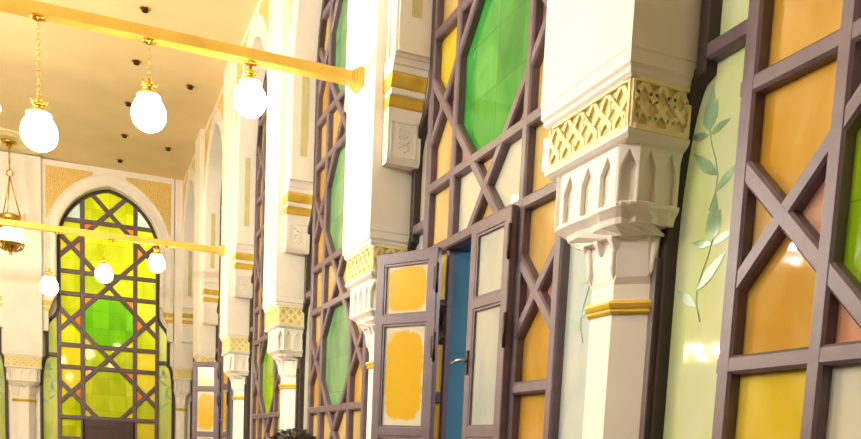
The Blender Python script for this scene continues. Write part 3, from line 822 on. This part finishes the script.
# ------------------------------------------------------------------ person whose dark hair shows at the bottom edge
def skin_body(name, joints, edges, mat, parent, sub=2):
    me = bpy.data.meshes.new(name); me.from_pydata([j[0] for j in joints], edges, []); me.materials.append(mat)
    o = bpy.data.objects.new(name, me); COL.objects.link(o); o.parent = parent
    md = o.modifiers.new('skin', 'SKIN'); md.use_smooth_shade = True
    for v, j in zip(me.skin_vertices[0].data, joints): v.radius = j[1] if isinstance(j[1], tuple) else (j[1], j[1])
    me.skin_vertices[0].data[0].use_root = True
    sd = o.modifiers.new('sub', 'SUBSURF'); sd.levels = sub; sd.render_levels = sub
    return o
def make_person(x, y, top, rz):
    root = tag(empty('person', (x, y, 0), rz), 'person at the bottom edge, only the dark hair in view', 'person')
    h = top
    J = [((0, 0, .93), (.15, .10)), ((0, 0, 1.10), (.14, .10)), ((0, .0, 1.27), (.16, .11)), ((0, .0, 1.38), (.12, .08)), ((0, .0, 1.45), .055), ((0, -.01, 1.50), .058)]
    E_ = [(0, 1), (1, 2), (2, 3), (3, 4), (4, 5)]
    for s in (-1, 1):
        n = len(J)
        J += [((s*.17, 0, 1.36), .055), ((s*.20, .01, 1.22), .045), ((s*.215, .015, 1.08), .04), ((s*.21, -.03, .86), .030), ((s*.205, -.045, .80), (.022, .035)), ((s*.205, -.06, .73), (.016, .036))]
        E_ += [(3, n), (n, n+1), (n+1, n+2), (n+2, n+3), (n+3, n+4), (n+4, n+5)]
        n = len(J)
        J += [((s*.095, 0, .84), .085), ((s*.10, -.01, .5), .058), ((s*.10, .01, .3), .052), ((s*.10, .02, .09), .038), ((s*.105, -.06, .045), (.042, .035)), ((s*.11, -.15, .035), (.04, .026))]
        E_ += [(0, n), (n, n+1), (n+1, n+2), (n+2, n+3), (n+3, n+4), (n+4, n+5)]
    body = skin_body('body', J, E_, SKIN, root)
    # fingers as short chains rooted in the palm
    for s in (-1, 1):
        for k in range(4):
            yy = -.085+.018*k; L = (.065, .075, .07, .055)[k]
            J2 = [((s*.205, yy+.01, .745), .009), ((s*.206, yy, .715), .009), ((s*.203, yy, .715-L*.5), .008), ((s*.196, yy+.002, .715-L), .006)]
            skin_body('finger', J2, [(0, 1), (1, 2), (2, 3)], SKIN, body, 1)
        skin_body('thumb', [((s*.203, -.06, .78), .012), ((s*.195, -.105, .755), .010), ((s*.19, -.115, .72), .008)], [(0, 1), (1, 2)], SKIN, body, 1)
    hd = MB(); hc = h-.118
    rings = []
    for i in range(15):
        a = -PI/2+PI*i/14; z = math.sin(a)*.115; r = math.cos(a)
        ring = []
        for j in range(24):
            t = 2*PI*j/24; rx = .075*r; ry = .095*r
            if z < 0: rx *= 1+.25*z/.115*.6; ry *= 1+.1*z/.115
            xx, yy = rx*math.cos(t), ry*math.sin(t)
            if abs(math.cos(t)) < .25 and math.sin(t) < 0 and -.05 < z < .005: yy -= .016*(1-abs(z+.022)/.028)   # nose
            ring.append((xx, yy, hc+z))
        rings.append(ring)
    hd.loft(rings, SKIN, True, True)
    hd.tube([(0, .005, 1.44), (0, .0, hc-.06)], .055, SKIN, 14)
    for s in (-1, 1):
        hd.torus((s*.078, .005, hc-.01), .022, .009, SKIN, Matrix.Rotation(PI/2, 3, 'Y'), 12, 6)
    hd.build('head', body)
    fc = MB()
    for s in (-1, 1):
        fc.lathe([(.001, -.009), (.009, -.004), (.009, .004), (.001, .009)], SHOES, s*.03, -.084, 10)
    fc.v = [(a, b, c_+hc+.004) for a, b, c_ in fc.v]; fc.build('eye', body)
    mo = MB(); mo.tube([(-.022, -.082, hc-.062), (0, -.09, hc-.06), (.022, -.082, hc-.062)], .005, mat_plain('lips', (150, 90, 82), .5), 6); mo.build('mouth', body)
    # hair cap with tufts
    hr = MB(); rings = []
    R = random.Random(3)
    for i in range(10):
        a = -.15+(PI/2+.15)*i/9
        ring = []
        for j in range(36):
            t = 2*PI*j/36; front = max(0, -math.sin(t))
            aa = a if a > .55*front else .55*front
            k = 1.0+R.uniform(-.02, .03)
            ring.append((.086*math.cos(aa)*math.cos(t)*k, .106*math.cos(aa)*math.sin(t)*k+.004, hc+.118*math.sin(aa)*(1+R.uniform(-.01, .012))))
        rings.append(ring)
    hr.loft(rings, HAIR, False, True)
    for k in range(900):
        t = R.uniform(0, 2*PI); aa = math.asin(R.uniform(.15 if math.sin(t) > 0 else .5, 1))
        p = Vector((.085*math.cos(aa)*math.cos(t), .105*math.cos(aa)*math.sin(t)+.004, .116*math.sin(aa)))
        nn = p.normalized(); tang = Vector((R.uniform(-1, 1), R.uniform(-1, 1), R.uniform(-.6, .2))).normalized()
        q = p+nn*.0025+tang*.012; q2 = p+nn*.0035+tang*.022
        hr.tube([p+Vector((0, 0, hc)), q+Vector((0, 0, hc)), q2+Vector((0, 0, hc))], [.0018, .0015, .0005], HAIR, 4)
    tag(hr.build('hair', root), 'short dark hair')
    shp = [((0, 0, .90), (.165, .115)), ((0, 0, 1.10), (.155, .115)), ((0, 0, 1.27), (.175, .125)), ((0, 0, 1.385), (.13, .09)), ((0, 0, 1.425), .068)]
    Es = [(0, 1), (1, 2), (2, 3), (3, 4)]
    for s in (-1, 1):
        n = len(shp); shp += [((s*.175, 0, 1.36), .068), ((s*.203, .01, 1.22), .060), ((s*.213, .013, 1.12), .056)]; Es += [(3, n), (n, n+1), (n+1, n+2)]
    skin_body('shirt', shp, Es, SHIRT, root)
    tr = [((0, 0, .93), (.155, .11))]; Et = []
    for s in (-1, 1):
        n = len(tr); tr += [((s*.097, 0, .80), .10), ((s*.10, -.01, .5), .075), ((s*.10, .01, .3), .07), ((s*.10, .02, .10), .062)]; Et += [(0, n), (n, n+1), (n+1, n+2), (n+2, n+3)]
    skin_body('trousers', tr, Et, TROUS, root)
make_person(.61, 2.6, .05+H, math.radians(200))

# ------------------------------------------------------------------ light
def point(name, loc, col, W, r=.3):
    L = bpy.data.lights.new(name, 'POINT'); L.energy = W; L.color = col; L.shadow_soft_size = r
    o = bpy.data.objects.new(name, L); COL.objects.link(o); o.location = (loc[0], loc[1], loc[2]+H); return o
# unseen lights added outside the end wall to glow through its glass
point('glass_fill_light', (1.3, 23.6, 3.9), (1, .94, .7), 480, .5)
point('glass_fill_light', (.2, 24.2, 1.6), (1, .86, .6), 160, .5)
point('glass_fill_light', (-2.6, 24.5, 2.5), (1, .94, .7), 300, .6)
point('outside_fill_light', (7.5, 11, 5), (.5, .7, 1), 900, .4)  # unseen blue light added to brighten the buildings outside
for yy in (1.5, 5.2, 9.2, 13.2, 17):
    point('glass_fill_light', (6.2, yy, 2.2), (1, .95, .86), 260, .5)  # unseen lights added behind the side windows so their glass glows

wd = bpy.data.worlds.new('dusk'); S.world = wd; wd.use_nodes = True
bg = wd.node_tree.nodes['Background']; bg.inputs['Color'].default_value = (.06, .12, .35, 1); bg.inputs['Strength'].default_value = .5

# ------------------------------------------------------------------ camera
cam = bpy.data.cameras.new('camera'); co = bpy.data.objects.new('camera', cam); COL.objects.link(co); S.camera = co
yaw, pit, rol = (math.radians(v) for v in (-22.50627634, -7.13473653, -2.68305631))
Rm = Matrix.Rotation(yaw, 3, 'Z') @ Matrix.Rotation(pit, 3, 'X') @ Matrix.Rotation(rol, 3, 'Y')
fix = Matrix(((1, 0, 0), (0, 0, -1), (0, 1, 0)))      # camera looks along -Z, up +Y  ->  forward +Y, up +Z
co.matrix_world = Matrix.Translation((0, 0, H)) @ (Rm @ fix).to_4x4()
cam.sensor_fit = 'HORIZONTAL'; cam.sensor_width = 36; cam.lens = 862.12/861*36
cam.shift_x = 0; cam.shift_y = (560.65-219.5)/861
cam.clip_start = .05; cam.clip_end = 200
S.view_settings.view_transform = 'Standard'; S.view_settings.look = 'None'; S.view_settings.gamma = 1
S.view_settings.exposure = .45; S.view_settings.use_curve_mapping = False
S.cycles.use_denoising = True
S.cycles.max_bounces = 6; S.cycles.diffuse_bounces = 4; S.cycles.sample_clamp_indirect = 6
